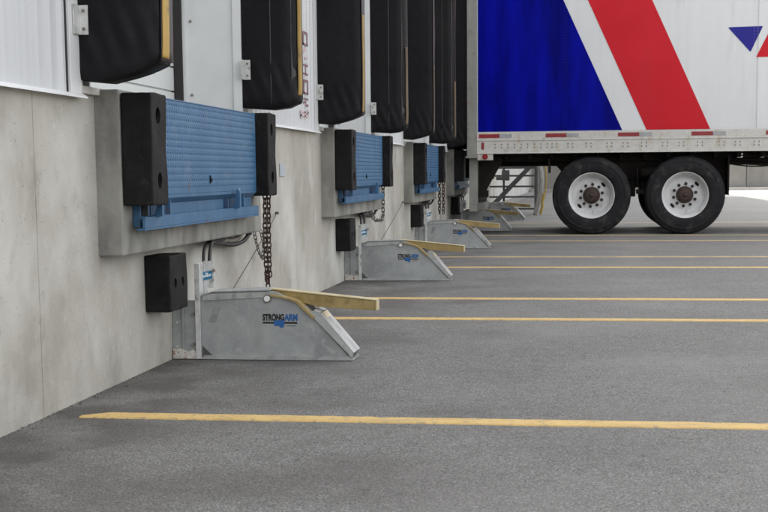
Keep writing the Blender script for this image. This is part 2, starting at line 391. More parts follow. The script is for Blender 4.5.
def ribbed(ya, yb, z0, z1, name='wall_cladding'):
    """ribbed sheet: trapezoid ribs about 10 cm apart"""
    m = MB(); pts = []; y = ya; p = .1085
    while y < yb-1e-4:
        for (dy, dx) in ((0, .0), (.058, .0), (.070, .016), (.092, .016), (.104, .0)):
            if y+dy < yb: pts.append((y+dy, W+.006+dx))
        y += p
    pts.append((yb, W+.006))
    b = len(m.v); n = len(pts)
    for z in (z0, z1):
        for (yy, xx) in pts: m.v.append((xx, yy, z))
    for i in range(n-1): m.face([b+i, b+i+1, b+n+i+1, b+n+i])
    # thickness behind
    m.box(W-.28, W+.0035, ya+.004, yb-.004, z0+.004, z1)
    return m.build(name, M['clad'], bld)
secs = [(-9.0, 4.69)] + [(7.217+PITCH*k, 9.19+PITCH*k) for k in range(4)] + [(25.217, 29.0)]
for i, (ya, yb) in enumerate(secs):
    ribbed(ya+(.0 if i == 0 else .012), yb, 1.104, H-.13)
    # drip flashing
    m = MB(); m.prism([(W+.002, 1.1035), (W+.026, 1.1035), (W+.038, 1.094), (W+.040, 1.088), (W+.035, 1.0885), (W+.024, 1.098), (W+.002, 1.098)], ya+(0 if i == 0 else .002), yb+(.13 if i < 5 else 0), 'y')
    m.build('drip_flashing', M['trim'], bld)
    if i < 5:
        # flat corner trim beside the next dock seal, with screws
        e = yb+.012
        m = MB(); m.box(W-.28, W+.022, e, e+.115, 1.104, H-.13); t = m.build('corner_trim', M['trim'], bld, bevel=.002)
        m = MB()
        for z in (1.36, 2.0, 2.6): m.cyl((W+.024, e+.07, z), (1, 0, 0), .006, .008, 8)
        m.parts('screw', M['bolt_dk'], t)
        m = MB(); m.box(W-.2, W+.012, yb+.0002, yb+.0118, 1.106, H-.2); m.build('shadow_gap', M['seal'], bld)

for k in range(NB):
    o = PITCH*k
    # wall above the opening
    m = MB(); m.box(W-.28, W+.004, 4.83+o, 7.215+o, 3.75, H-.13); m.build('head_panel', M['clad'], bld)
    # jambs (reveal)
    m = MB(); m.box(-2.10, W+.012, 7.217+o, 7.228+o, 1.137, 3.75)
    m.box(-2.103, -2.085, 7.205+o, 7.2165+o, 1.137, 3.75); m.box(W-.03, W+.014, 7.203+o, 7.217+o, 1.137, 3.75)
    j = m.build('door_jamb', M['trim'], bld)
    m = MB()
    for z in (1.235, 1.62, 2.0): m.cyl((-2.06, 7.214+o, z), (0, 1, 0), .007, .008, 8)
    m.parts('screw', M['bolt_dk'], j)
    m = MB(); m.box(-2.10, W-.002, 4.95+o, 4.965+o, 1.137, 3.75); m.build('door_jamb', M['trim'], bld)
    # sectional door, horizontal ribs
    d = MB(); z = 1.13; rib = .128
    prof = []
    while z < 3.7:
        prof += [(-2.150, z), (-2.150, z+rib-.010), (-2.166, z+rib-.008), (-2.166, z+rib-.002)]
        z += rib
    prof += [(-2.150, z), (-2.2, z), (-2.2, 1.13)]
    d.prism([(x, zz) for x, zz in prof], 4.97+o, 7.188+o, 'y')
    dd = d.build('sectional_door', M['door'], bld)
    m = MB(); m.box(-2.149, -2.104, 7.190+o, 7.213+o, 1.13, 3.72); m.build('door_seal', M['seal'], dd)
    # concrete pier that carries the leveller
    m = MB(); m.box(W-.02, -1.703, 4.985+o, 7.24+o, .51, 1.131)
    pr_ = m.build('leveller_pier', M['pier'], bld, bevel=.012, seg=3)
    m = MB(); m.box(W+.003, W+.024, 4.80+o, 4.984+o, 1.108, 1.134); m.build('sill_strip', M['rail'], bld)
    m = MB(); m.box(W+.0035, W+.035, 7.242+o, 7.36+o, 1.11, 1.136); m.build('sill_strip', M['trim'], bld)
    # floor edge beam
    m = MB(); m.box(-2.10, -1.803, 4.97+o, 7.202+o, 1.1355, 1.139); m.build('threshold', M['galv'], bld)

# ------------------------------------------------------------------ dock seal pads
PADKIND = 'near'
def zb(x):
    P = [(-1.80, 1.156), (-1.70, 1.146), (-1.60, 1.168), (-1.53, 1.188), (-1.47, 1.212)]
    if PADKIND == 'far': P = [(-1.80, 1.166), (-1.63, 1.153), (-1.54, 1.164), (-1.47, 1.192)]
    for (a, za), (b, zb_) in zip(P, P[1:]):
        if x <= b: return za+(zb_-za)*(x-a)/(b-a)
    return P[-1][1]
def resample(plan, n):
    L = [0]
    for a, b in zip(plan, plan[1:]): L.append(L[-1]+math.dist(a, b))
    out = []
    for i in range(n):
        t = L[-1]*i/(n-1); k = max(j for j in range(len(L)) if L[j] <= t+1e-9); k = min(k, len(plan)-2)
        f = (t-L[k])/(L[k+1]-L[k]); a, b = plan[k], plan[k+1]
        out.append((a[0]+(b[0]-a[0])*f, a[1]+(b[1]-a[1])*f))
    return out
def make_pad(plan, y0, stripe, kindword, seamx=None, xs=(-1.478,)*4):
    global PADKIND
    PADKIND = kindword
    root = thing('dock_seal_pad', (W, y0, 1.15), 'x', 'dock seal', 'black foam dock seals beside the doors')
    n = 90; pl = resample(plan, n); zt = 3.75
    hs = [0, .004, .012, .024, .04]+[.04+.022*i for i in range(1, 34)]+[.8+.1*i for i in range(0, 18)]
    m = MB(); cy = sum(p[1] for p in plan)/len(plan)
    for h in hs:
        tuck = max(0, 1-(h/.04))**2 * .009
        for i, (x, y) in enumerate(pl):
            z = zb(x); zz = z+h*(zt-z)/(hs[-1])
            # outward bulge and creases
            nx = noise.noise(Vector((x*4, (y+y0)*5, zz*3)))*.005 + noise.noise(Vector((x*14+5, (y+y0)*12, zz*16)))*.006*max(0, 1-h/.5)
            crease = .0034*math.sin((zz*1.2+x*3.2)*26)*max(0, 1-abs(h-.13)/.16)
            edge = min(1, min(i, n-1-i)/6)
            dirx = 1; X = x+(nx*.6-tuck*.8)*edge*(1 if x > -1.55 else .2)
            Y = y+(nx+crease)*edge*(-1 if y < cy else 1)+tuck*(1 if y < cy else -1)
            m.v.append((X-W, Y, zz-1.15))
    r = len(hs)
    for j in range(r-1):
        for i in range(n-1):
            m.face([j*n+i, j*n+i+1, (j+1)*n+i+1, (j+1)*n+i], True)
    # bottom skin: pair first half to second half of the outline
    for i in range(n//2-1):
        m.face([i, i+1, n-2-i, n-1-i], True)
    m.face([(r-1)*n+i for i in reversed(range(n))])
    m.build('foam_body', M['fabric'], root)
    # front wear face and the yellow guide stripe, thin vinyl strips sewn on
    def strip(ya, yb, z0, z1, off, name, mt, xa=-1.478, xb_=-1.478):
        s_ = MB(); N_ = 60; cols = 5
        for i in range(N_+1):
            z = z0+(z1-z0)*i/N_
            f = max(0, 1-(z-z0)/.09)
            for c in range(cols+1):
                y = ya+(yb-ya)*c/cols
                xf = xa+(xb_-xa)*c/cols+.012*(c/cols)*(1-c/cols)*(4 if xa != xb_ else 0)*.6
                nn = noise.noise(Vector((xf*4, (y+y0)*5, z*3)))*.007*.6
                s_.v.append((xf-W+off+nn-f*f*.004, y+.0015*math.sin(z*9), z-1.15))
        for i in range(N_):
            for c in range(cols): 
                q = i*(cols+1)+c; s_.face([q, q+1, q+cols+2, q+cols+1], True)
        o_ = s_.build(name, mt, root)
        md = o_.modifiers.new('t', 'SOLIDIFY'); md.thickness = .003
        return o_
    strip(stripe[2], stripe[3], 1.216, 3.6, .005, 'wear_face', M['fabface'], xs[2], xs[3])
    strip(stripe[0], stripe[1], 1.226, 1.87, .0095, 'yellow_stripe', M['yellow_fab'], xs[0], xs[1])
    # piping seam
    if seamx:
        s_ = MB(); s_.tube([(seamx-W, -.003, zb(seamx)-1.15+.03+i*.1) for i in range(26)], .0035, 6); s_.build('seam', M['fabface'], root)
    # mounting angle
    s_ = MB(); s_.box(.030, .062, -.012, -.008, .16, .262); s_.box(.024, .0295, -.06, -.008, .16, .262)
    br = s_.build('mounting_bracket', M['galv_lt'], root)
    s_ = MB()
    for z in (.18, .243): s_.cyl((.046, -.014, z), (0, 1, 0), .006, .006, 8)
    s_.build('screw', M['bolt_dk'], br)
    return root
near_plan = [(-1.795, 0), (-1.70, -.004), (-1.60, -.006), (-1.52, -.004), (-1.503, .0), (-1.488, .004), (-1.480, .010), (-1.477, .025), (-1.476, .06), (-1.476, .12), (-1.479, .145), (-1.49, .158), (-1.515, .165), (-1.60, .17), (-1.795, .18)]
far_plan = [(-1.795, 0), (-1.70, -.004), (-1.63, -.004), (-1.56, -.002), (-1.535, .003), (-1.51, .016), (-1.493, .036), (-1.483, .062), (-1.480, .085), (-1.482, .105), (-1.49, .118), (-1.52, .13), (-1.60, .14), (-1.795, .15)]
p1 = make_pad(near_plan, 4.792, (.006, .088, .004, .145), 'near')
p1['label'] = 'black foam dock seal, hither one of the pair at the first dock door'
P1 = copies(p1, NB, lambda k: 'black foam dock seal, hither one of the pair at the %s dock door' % ORD[k])
p2 = make_pad(far_plan, 7.217, (.030, .056, .006, .088), 'far', seamx=-1.63, xs=(-1.500, -1.4850, -1.527, -1.482))
p2['label'] = 'black foam dock seal with seam, farther one of the pair at the first dock door'
P2 = copies(p2, NB, lambda k: 'black foam dock seal with seam, farther one of the pair at the %s dock door' % ORD[k])
M['stripe_worn'] = mat('worn_yellow_vinyl', (.27, .17, .04), (.36, .235, .065), rough=.6, scale=9, stretch=(1, 1, .3), c3=(.10, .075, .05), s3=8, t3=.54, w3=.15)
M['stripe_faint'] = mat('faint_yellow_vinyl', (.075, .055, .035), (.15, .105, .055), rough=.6, scale=7, stretch=(1, 1, .3))
for L_ in (P1, P2):
    for k, q in enumerate(L_):
        for ch in q.children:
            if ch.name.startswith('yellow_stripe') and (k or L_ is P2):
                mt = M['stripe_worn'] if (k == 1 and L_ is P1) else M['stripe_faint'] if k > 1 or (L_ is P2 and k) else M['stripe_worn']
                ch.data = ch.data.copy(); ch.data.materials[0] = mt
                ch['label'] = 'worn brownish yellow stripe'
hd = MB(); hd.box(0, .28, 0, 2.6, 0, .5)
h0 = hd.build('head_seal', M['fabric'], None, bevel=.04, loc=(W+.008, 4.81, 3.56))
tag(h0, 'black head seal above the first dock door', 'dock seal', 'black head seals above the doors')
copies(h0, NB, lambda k: 'black head seal above the %s dock door' % ORD[k])

# ------------------------------------------------------------------ dock levellers (blue)
lv = thing('dock_leveller', (-1.70, 5.05, .6), 'blue dock leveller lip with tread pattern hanging between bumpers at the first dock door', 'dock leveller', 'blue dock levellers')
LX, LY, LZ = -1.70, 5.05, .6
def rel(m): m.v = [(x-LX, y-LY, z-LZ) for x, y, z in m.v]; return m
m = MB(); m.box(-1.668, -1.645, 5.20, 6.90, .735, 1.112)
m.box(-1.668, -1.643, 5.20, 6.90, 1.1125, 1.118)
lip = rel(m).build('lip', M['blue'], lv, bevel=.002)
m = MB()                                        # raised tread lozenges on the lip face
r = 0; z = .765
while z < 1.10:
    y = 5.22+(.017 if r % 2 else 0)
    while y < 6.885:
        b = len(m.v); t = 1 if (r % 2) else -1
        m.v += [(-1.6452, y-.011, z-.0065*t), (-1.6452, y+.0035, z-.0025*t-.003), (-1.6452, y+.011, z+.0065*t), (-1.6452, y-.0035, z+.0025*t+.003), (-1.6428, y, z)]
        for i in range(4): m.face([b+i, b+(i+1) % 4, b+4])
        y += .034
    z += .0138; r += 1
rel(m).build('tread_pattern', M['blue'], lip)
m = MB(); m.cyl((-1.642, 6.02, .79), (1, 0, 0), .008, .012, 10); m.box(-1.643, -1.6395, 6.01, 6.02, .775, .81)
rel(m).build('lip_slot', M['hole'], lip)
m = MB()
m.box(-1.7005, -1.672, 5.10, 6.90, .615, .733)          # recessed face
m.box(-1.672, -1.6365, 5.05, 6.905, .604, .612)
m.box(-1.648, -1.6365, 5.05, 6.905, .6125, .655)          # front flange
m.prism([(-1.671, .700), (-1.645, .722), (-1.645, .7345), (-1.671, .7345)], 5.20, 6.90, 'y')
rel(m).build('front_frame', M['blue'], lv, bevel=.0015)
for yb_ in (5.19, 6.42):
    m = MB()
    m.prism([(-1.671, .64), (-1.612, .657), (-1.612, .735), (-1.622, .75), (-1.632, .735), (-1.634, .69), (-1.645, .66), (-1.671, .655)], yb_, yb_+.028, 'y')
    rel(m).build('lip_keeper', M['blue'], lv, bevel=.001)
    m = MB(); m.box(-1.6719, -1.669, yb_+.03, yb_+.22, .657, .733); rel(m).build('pocket', M['bluedark'], lv)  # thin flat plates; the pocket's shade is put into their dark colour
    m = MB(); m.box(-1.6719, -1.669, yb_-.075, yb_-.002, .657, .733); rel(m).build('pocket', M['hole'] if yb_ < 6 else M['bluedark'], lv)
    m = MB(); m.box(-1.668, -1.648, yb_+.222, yb_+.230, .6555, .733); rel(m).build('pocket_rim', M['blue'], lv)
LV = copies(lv, NB, lambda k: 'blue dock leveller lip hanging below the %s dock door' % ORD[k])
def drop(o):
    for c in list(o.children): drop(c)
    bpy.data.objects.remove(o)
for c in list(LV[3].children):          # this door is in use: the lip is raised and reaches into the trailer
    if c.name.startswith(('lip', 'pocket')): drop(c)
LV[3]['label'] = 'dark blue leveller frame behind the rear of the docked trailer'
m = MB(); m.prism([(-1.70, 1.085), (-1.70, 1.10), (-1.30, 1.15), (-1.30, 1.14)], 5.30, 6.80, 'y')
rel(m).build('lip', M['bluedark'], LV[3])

# ------------------------------------------------------------------ bumpers
def bumper(w, h, t, holes, loc, label, group):
    """laminated rubber block; holes are real recesses cut in the front sheet"""
    root = bpy.data.objects.new('dock_bumper', None)
    m = MB(); nx, ny, nz = 1, 10, 22
    m.box(0, t, 0, w, 0, h)
    o = m.build('dock_bumper', M['rubber'], None, bevel=.009, seg=3)
    bpy.data.objects.remove(root)
    # roughen
    bm = bmesh.new(); bm.from_mesh(o.data)
    bmesh.ops.subdivide_edges(bm, edges=[e for e in bm.edges if e.calc_length() > .05], cuts=7, use_grid_fill=True)
    for v in bm.verts:
        n_ = noise.noise_vector(v.co*9)*.004+noise.noise_vector(v.co*40)*.0008
        if v.co.x > .004: v.co += n_
    bm.to_mesh(o.data); bm.free()
    for p in o.data.polygons: p.use_smooth = False
    # cut the countersunk bolt holes with a boolean at build time
    cut = MB()
    for (y, z, a, c) in holes:
        pts = [(y+a*math.cos(q*math.pi/8), z+c*math.sin(q*math.pi/8)) for q in range(16)]
        cut.prism(pts, t-.05, t+.02, 'x')
    co = cut.build('cut', M['hole'])
    md = o.modifiers.new('b', 'BOOLEAN'); md.object = co; md.operation = 'DIFFERENCE'; md.solver = 'EXACT'
    dg = bpy.context.evaluated_depsgraph_get(); me = bpy.data.meshes.new_from_object(o.evaluated_get(dg))
    o.modifiers.clear(); o.data = me; bpy.data.objects.remove(co)
    if len(me.materials) < 1: me.materials.append(M['rubber'])
    m = MB()
    for (y, z, a, c) in holes: m.cyl((t-.044, y, z), (1, 0, 0), min(a, c)*.55, .012, 6)
    bo = m.build('bolt_head', M['bolt_dk'], o)
    o.location = loc; tag(o, label, 'bumper', group)
    return o
b1 = bumper(.19, .418, .117, [(.085, .335, .026, .032), (.085, .092, .026, .032)], (-1.6995, 4.99, .70), 'tall black rubber bumper, hither side of the blue lip at the first dock door', 'tall dock bumpers flanking the blue lips')
copies(b1, NB, lambda k: 'tall black rubber bumper, hither side of the blue lip at the %s dock door' % ORD[k])
b2 = bumper(.185, .418, .117, [(.085, .335, .026, .032), (.085, .092, .026, .032)], (-1.6995, 6.915, .705), 'tall black rubber bumper, farther side of the blue lip at the first dock door', 'tall dock bumpers flanking the blue lips')
copies(b2, NB, lambda k: 'tall black rubber bumper, farther side of the blue lip at the %s dock door' % ORD[k])
b3 = bumper(.25, .235, .110, [(.07, .118, .017, .021), (.18, .118, .017, .021)], (-1.7985, 5.52, .246), 'squat black rubber bumper low on the wall beside the first restraint', 'squat bumpers low on the wall')
copies(b3, NB, lambda k: 'squat black rubber bumper low on the wall beside the %s restraint' % ORD[k])

# ------------------------------------------------------------------ restraints
def text_mesh(body, size, mt, name, parent, loc, sx=1, bold=.0, rot=(math.pi/2, 0, 0), align='LEFT'):
    cu = bpy.data.curves.new(name, 'FONT'); cu.body = body; cu.size = size; cu.offset = bold; cu.extrude = .0006; cu.align_x = align
    t = bpy.data.objects.new('tmp', cu); COL.objects.link(t)
    dg = bpy.context.evaluated_depsgraph_get(); dg.update()
    me = bpy.data.meshes.new_from_object(t.evaluated_get(dg)); bpy.data.objects.remove(t)
    me.materials.clear(); me.materials.append(mt)
    o = bpy.data.objects.new(name, me); COL.objects.link(o); o.parent = parent; o.location = loc; o.rotation_euler = rot; o.scale = (sx, 1, 1)
    return o, max(v.co.x for v in me.vertices), min(v.co.x for v in me.vertices)

RY = 5.89
rs = thing('wheel_restraint', (W, RY, 0), 'galvanised steel trailer restraint with tan arm, first and largest of the row', 'trailer restraint', 'galvanised trailer restraints along the wall')
def rr(m): m.v = [(x-W, y-RY, z) for x, y, z in m.v]; return m
cheek = [(-1.681, .012), (-1.681, .262), (-1.660, .286), (-1.61, .298), (-1.345, .305), (-1.322, .300), (-1.19, .236), (-1.165, .212), (-.992, .022), (-.992, .012)]
m = MB(); m.prism(cheek, RY, RY+.008, 'y'); m.prism(cheek, RY+.132, RY+.14, 'y')
rr(m).parts('side_cheek', M['galv'], rs, bevel=.001)
m = MB(); m.box(-1.664, -.985, RY-.014, RY+.150, .003, .0115); m.box(-1.655, -.998, RY-.0135, RY-.0005, .0118, .019)
rr(m).parts('bottom_plate', M['galv_mid'], rs)
m = MB(); m.prism([(-1.655, .262), (-1.655, .284), (-1.61, .2935), (-1.375, .300), (-1.375, .277)], RY-.007, RY-.0005, 'y')
m.prism([(-1.655, .284), (-1.61, .2995), (-1.35, .3075), (-1.35, .3115), (-1.612, .3035), (-1.66, .288)], RY-.010, RY+.15, 'y')
rr(m).parts('top_channel', M['galv_mid'], rs, bevel=.001)
# sloping nose channel
d = Vector((-.980+1.165, 0, .022-.222)).normalized(); nrm = Vector((-d.z, 0, d.x)) * 1
if nrm.x < 0: nrm = -nrm
def slant(t, off): 
    p = Vector((-1.163, 0, .222))+d*t+nrm*off; return (p.x, p.z)
LL = .262
NP = [(-1.182, .214), (-1.158, .219), (-1.130, .208), (-.984, .034), (-.990, .013)]
m = MB(); m.prism(NP, RY-.012, RY-.004, 'y'); m.prism(NP, RY+.144, RY+.150, 'y')
m.prism([(-1.130, .2085), (-1.126, .2105), (-.9800, .0375), (-.9838, .0345)], RY-.0125, RY+.1505, 'y')
m.prism([(-1.157, .2195), (-1.131, .209), (-1.129, .213), (-1.157, .2235)], RY-.0115, RY+.1505, 'y')
rr(m).parts('nose_plate', M['galv_mid'], rs, bevel=.001)
m = MB(); m.prism([slant(.004, -.019), slant(LL-.01, -.021), slant(LL-.01, -.0125), slant(.004, -.0125)], RY-.006, RY-.0005, 'y')
rr(m).build('nose_edge', M['wire'], rs)
m = MB(); m.prism([(-1.124, .2100), (-1.1235, .2110), (-1.1035, .187), (-1.104, .186)], RY+.02, RY+.12, 'y'); rr(m).build('warning_label', M['armtop'], rs)
# wall track: side plate, front flange, bolts, hose plate
m = MB(); m.box(-1.798, -1.688, RY+.004, RY+.012, .004, .262); m.box(-1.798, -1.790, RY+.013, RY+.20, .004, .275)
m.box(-1.752, -1.744, RY-.006, RY+.003, .012, .262)
rr(m).parts('track_plate', M['galv'], rs, bevel=.001)
m = MB(); m.box(-1.688, -1.665, RY-.016, RY-.009, .004, .425); m.box(-1.688, -1.682, RY-.0085, RY+.20, .004, .425)
rr(m).parts('track_flange', M['galv_lt'], rs, bevel=.001)
m = MB(); m.prism([(-1.815+.02, .003), (-1.683, .003), (-1.683, .03), (-1.70, .045), (-1.73, .034), (-1.76, .05), (-1.795, .046)], RY-.012, RY+.003, 'y')
rr(m).build('base_foot', M['base_rust'], rs, bevel=.002)
m = MB(); m.box(-1.6645, -1.634, RY+.112, RY+.117, .31, .43); m.box(-1.681, -1.6647, RY+.112, RY+.117, .265, .43)
hp = rr(m).build('hose_plate', M['galv_lt'], rs, bevel=.001)
m = MB(); m.prism([(-1.687, .340), (-1.641, .352), (-1.641, .388), (-1.687, .378)], RY+.1095, RY+.1115, 'y')
stk = rr(m).build('blue_label', M['sticker'], hp)
m = MB()
for i, (x0, x1, z0, z1) in enumerate([(-1.683, -1.676, .355, .365), (-1.674, -1.668, .357, .368), (-1.667, -1.660, .359, .372), (-1.658, -1.652, .360, .371), (-1.650, -1.645, .363, .373), (-1.674, -1.660, .373, .377)]):
    m.box(x0, x1, RY+.1085, RY+.1093, z0, z1)
rr(m).build('label_print', M['white_print'], hp)
m = MB()
for (x, z) in [(-1.775, .165), (-1.776, .055)]: m.cyl((x, RY, z), (0, 1, 0), .007, .012, 6)
rr(m).parts('bolt', M['bolt'], rs)
m = MB()
for (x, z) in [(-1.702, .20), (-1.704, .066), (-1.70, .378), (-1.632, .387)]: m.cyl((x, RY+(.105 if z > .3 else -.002), z), (0, 1, 0), .008, .014, 6)
rr(m).parts('bolt', M['bolt_dk'], rs)
m = MB(); m.prism([(-1.661, .012), (-1.61, .012), (-1.645, .045), (-1.661, .06)], RY-.004, RY-.001, 'y'); rr(m).build('gusset', M['wire'], rs)
m = MB(); m.cyl((-1.364, RY-.010, .272), (0, 1, 0), .0125, .016, 20); rr(m).build('pivot_bolt', M['pin'], rs)
m = MB(); m.cyl((-1.364, RY-.004, .272), (0, 1, 0), .0185, .010, 20); rr(m).build('washer', M['bolt_dk'], rs)
# arm: a box beam with a thin bent strap below it
AY0, AY1 = RY+.050, RY+.100
m = MB(); m.prism([(-1.372, .297), (-1.335, .283), (-1.150, .231), (-.893, .216), (-.893, .259), (-1.365, .3075)], AY0, AY1, 'y')
am = rr(m).build('hinged_arm', M['arm'], rs, bevel=.002)
m = MB(); m.prism([(-1.375, .3115), (-1.365, .3085), (-.885, .260), (-.884, .2645), (-1.365, .3135)], AY0-.006, AY1+.006, 'y')
m.box(-.8925, -.885, AY0-.006, AY1+.006, .217, .259)
rr(m).build('arm_top_plate', M['armtop'], am, bevel=.001)
pts = [(-1.352, .283), (-1.30, .2755), (-1.255, .2635), (-1.235, .255), (-1.212, .232), (-1.160, .183)]
m = MB(); m.prism(pts+[(x+.009*(1 if i > 2 else .3), z+.009) for i, (x, z) in reversed(list(enumerate(pts)))], RY-.016, RY+.05, 'y')
rr(m).build('bent_strap', M['arm'], am, bevel=.001)
# lettering
o1, w1, _ = text_mesh('STRONG', .036, M['black_txt'], 'lettering', rs, (0, 0, 0), bold=.0018)
tot = .154; L1 = tot*.625; sx1 = L1/w1
o1.location = (-1.387-W, -.0012, .176); o1.scale = (sx1, 1.08, 1)
o2, w2, _ = text_mesh('ARM', .036, M['blue_txt'], 'lettering', rs, (0, 0, 0), bold=.0018)
o2.location = (-1.387-W+L1+.002, -.0012, .176); o2.scale = ((tot-L1)/w2, 1.08, 1)
m = MB(); m.box(-1.387, -1.336, RY-.0014, RY-.0004, .1615, .1695); m.box(-1.290, -1.233, RY-.0014, RY-.0004, .1615, .1695)
rr(m).parts('emblem_bar', M['black_txt'], rs)
m = MB(); cx, cz = -1.313, .163       # clenched blue fist
fist = [(-.026, .004), (-.018, .013), (-.010, .0145), (-.006, .012), (0, .0165), (.006, .014), (.011, .017), (.016, .013), (.020, .014), (.023, .006), (.024, -.004), (.020, -.008), (.021, -.014), (.014, -.020), (.004, -.019), (.0, -.012), (-.010, -.011), (-.018, -.012), (-.025, -.004)]
m.prism([(cx+p, cz+q) for p, q in fist], RY-.0020, RY-.0004, 'y')
rr(m).build('fist_emblem', M['blue_txt'], rs)
m = MB()
for i in range(11): m.box(-1.279+i*.0038, -1.2768+i*.0038, RY-.0012, RY-.0004, .1505, .1535)
rr(m).build('small_print', M['black_txt'], rs)
m = MB(); m.prism([(-1.633, .165), (-1.600, .165), (-1.575, .232), (-1.608, .232)], RY-.0010, RY-.0002, 'y')
rr(m).build('grease_smudge', mat('grease', (.20, .205, .205), (.33, .34, .34), rough=.6, metal=.3, scale=40), rs)
copies(rs, NB, lambda k: 'galvanised steel trailer restraint with tan arm, %s of the row' % ORD[k])

# ------------------------------------------------------------------ chains, cables, hoses
def chain_mb(m, pts, link=.034, wd=.011, r=.0036):
    """oval links alternately turned along a polyline"""
    pts = [Vector(p) for p in pts]; L = [0]
    for a_, b_ in zip(pts, pts[1:]): L.append(L[-1]+(b_-a_).length)
    step = link-2.3*r; n = max(1, int(L[-1]/step))
    def at(t):
        for i in range(len(L)-1):
            if t <= L[i+1] or i == len(L)-2:
                f = (t-L[i])/(L[i+1]-L[i]); return pts[i].lerp(pts[i+1], f), (pts[i+1]-pts[i]).normalized()
    for i in range(n+1):
        c, d_ = at(i*step)
        u = Vector((1, 0, 0)) if abs(d_.x) < .9 else Vector((0, 0, 1))
        u = (u-d_*u.dot(d_)).normalized(); w = d_.cross(u)
        a_ = (i % 2)*math.pi/2+.4+random.uniform(-.2, .2); s_ = u*math.cos(a_)+w*math.sin(a_)
        ring = []
        for q in range(14):
            t = 2*math.pi*q/14
            ex = (link/2-wd)*(1 if math.cos(t) > 0 else -1)
            ring.append(c+d_*(math.cos(t)*wd+ex)+s_*math.sin(t)*wd)
        m.tube(ring, r, 6, closed=True)
def chain(name, lists, mt, label, **k):
    m = MB()
    for l in lists: chain_mb(m, l, **k)
    o = m.build(name, mt); return tag(o, label, 'chain')
chain('rusty_chain', [[(-1.634, 7.04, .70), (-1.636, 7.035, .45), (-1.632, 7.04, .262)], [(-1.615, 7.045, .70), (-1.617, 7.04, .50), (-1.615, 7.04, .28)], [(-1.626, 7.04, .285), (-1.626, 7.04, .225)]],
      M['rust'], 'pair of rusty brown chains hanging from the farther bumper of the first blue lip', r=.0038, wd=.0108)
chain('grey_chain', [[(-1.76, 7.31, .52), (-1.757, 7.33, .46), (-1.755, 7.40, .385), (-1.753, 7.47, .352)], [(-1.755, 7.45, .50), (-1.753, 7.50, .43), (-1.752, 7.46, .355)]], M['chain'],
      'short grey chain loop hanging under the concrete ledge behind the rusty chains', link=.03, wd=.008, r=.0026)
def u_chain(y0, y1, zt, zb_, x, n=14, sag=1):
    return [(x, y0+(y1-y0)*i/n, zt-(zt-zb_)*(1-(2*i/n-1)**4)) for i in range(n+1)]
c2 = [(-1.66, 11.53, .70), (-1.66, 11.52, .47), (-1.66, 11.45, .425), (-1.70, 11.30, .43), (-1.72, 11.22, .50), (-1.72, 11.20, .60)]
chain('grey_chain', [c2], M['chain'], 'dark slack chain looping below the far bumper of the second dock door', link=.042, wd=.013, r=.0045)
chain('rusty_chain', [[(-1.645, 16.0, .70), (-1.645, 16.0, .36)], [(-1.60, 16.01, .70), (-1.60, 16.01, .36)]], M['rust'], 'rusty chains hanging below the far bumper of the third dock door', link=.05, wd=.016, r=.0055)
def wire(a_, b_, sag, label):
    a_, b_ = Vector(a_), Vector(b_); m = MB()
    m.tube([a_.lerp(b_, i/12)+Vector((0, 0, -sag*math.sin(math.pi*i/12))) for i in range(13)], .0026, 6)
    m.cyl(a_, (1, 0, 0), .008, .02, 8)
    tag(m.build('steel_cable', M['wire']), label, 'cable')
wire((-1.79, 8.02, .586), (-1.545, 5.98, .300), .006, 'thin steel cable slanting from the wall down to the first restraint')
wire((-1.79, 13.83, .527), (-1.53, 10.46, .300), .008, 'thin steel cable slanting from the wall down to the second restraint')
wire((-1.79, 17.6, .56), (-1.53, 14.95, .300), .006, 'thin steel cable slanting from the wall down to the third restraint')

def smooth(pts, n=8):
    pts = [Vector(p) for p in pts]; out = []
    P = [pts[0]]+pts+[pts[-1]]
    for i in range(1, len(P)-2):
        for j in range(n):
            t = j/n; a0, a1, a2, a3 = P[i-1], P[i], P[i+1], P[i+2]
            out.append(.5*((2*a1)+(-a0+a2)*t+(2*a0-5*a1+4*a2-a3)*t*t+(-a0+3*a1-3*a2+a3)*t**3))
    return out+[pts[-1]]
hs = thing('hydraulic_hose', (W, 6.0, .4), 'x', 'hose', 'black hoses under the concrete ledges')
def hr(m): m.v = [(x-W, y-6.0, z-.4) for x, y, z in m.v]; return m
m = MB(); m.tube(smooth([(-1.69, 6.04, .40), (-1.70, 6.08, .46), (-1.725, 6.20, .488), (-1.75, 6.35, .494), (-1.76, 6.55, .497)]), .0072, 8)
hr(m).build('hose', M['hose'], hs)
m = MB(); m.tube(smooth([(-1.668, 6.05, .405), (-1.675, 6.10, .470), (-1.70, 6.22, .496), (-1.73, 6.38, .50), (-1.74, 6.6, .50)]), .0085, 8)
hr(m).build('hose', M['hose'], hs)
m = MB(); m.tube(smooth([(-1.75, 6.35, .495), (-1.748, 6.55, .480), (-1.745, 6.78, .462), (-1.735, 6.95, .470), (-1.725, 7.04, .505), (-1.728, 7.07, .56)]), .011, 8)
m.cyl((-1.724, 7.045, .512), (0, .2, 1), .016, .02, 8)
hr(m).build('conduit_loop', M['hose'], hs)
m = MB(); m.tube(smooth([(-1.77, 6.5, .505), (-1.765, 6.7, .488), (-1.76, 6.85, .480), (-1.755, 6.95, .495), (-1.76, 6.99, .52)]), .014, 8)
m.box(-1.79, -1.745, 6.52, 6.66, .480, .508)
hr(m).build('conduit', M['bolt_dk'], hs)
hs['label'] = 'black hydraulic hoses curving up from the first restraint to the concrete ledge'
copies(hs, NB, lambda k: 'black hydraulic hoses above the %s restraint' % ORD[k])

m = MB(); m.box(0, .006, 0, .13, 0, .078); sg = m.build('wall_plate', M['plate'], None, bevel=.002, loc=(W+.001, 8.145, .80))
tag(sg, 'small blue-grey plate screwed to the concrete wall right of the first bumper pair', 'plate')
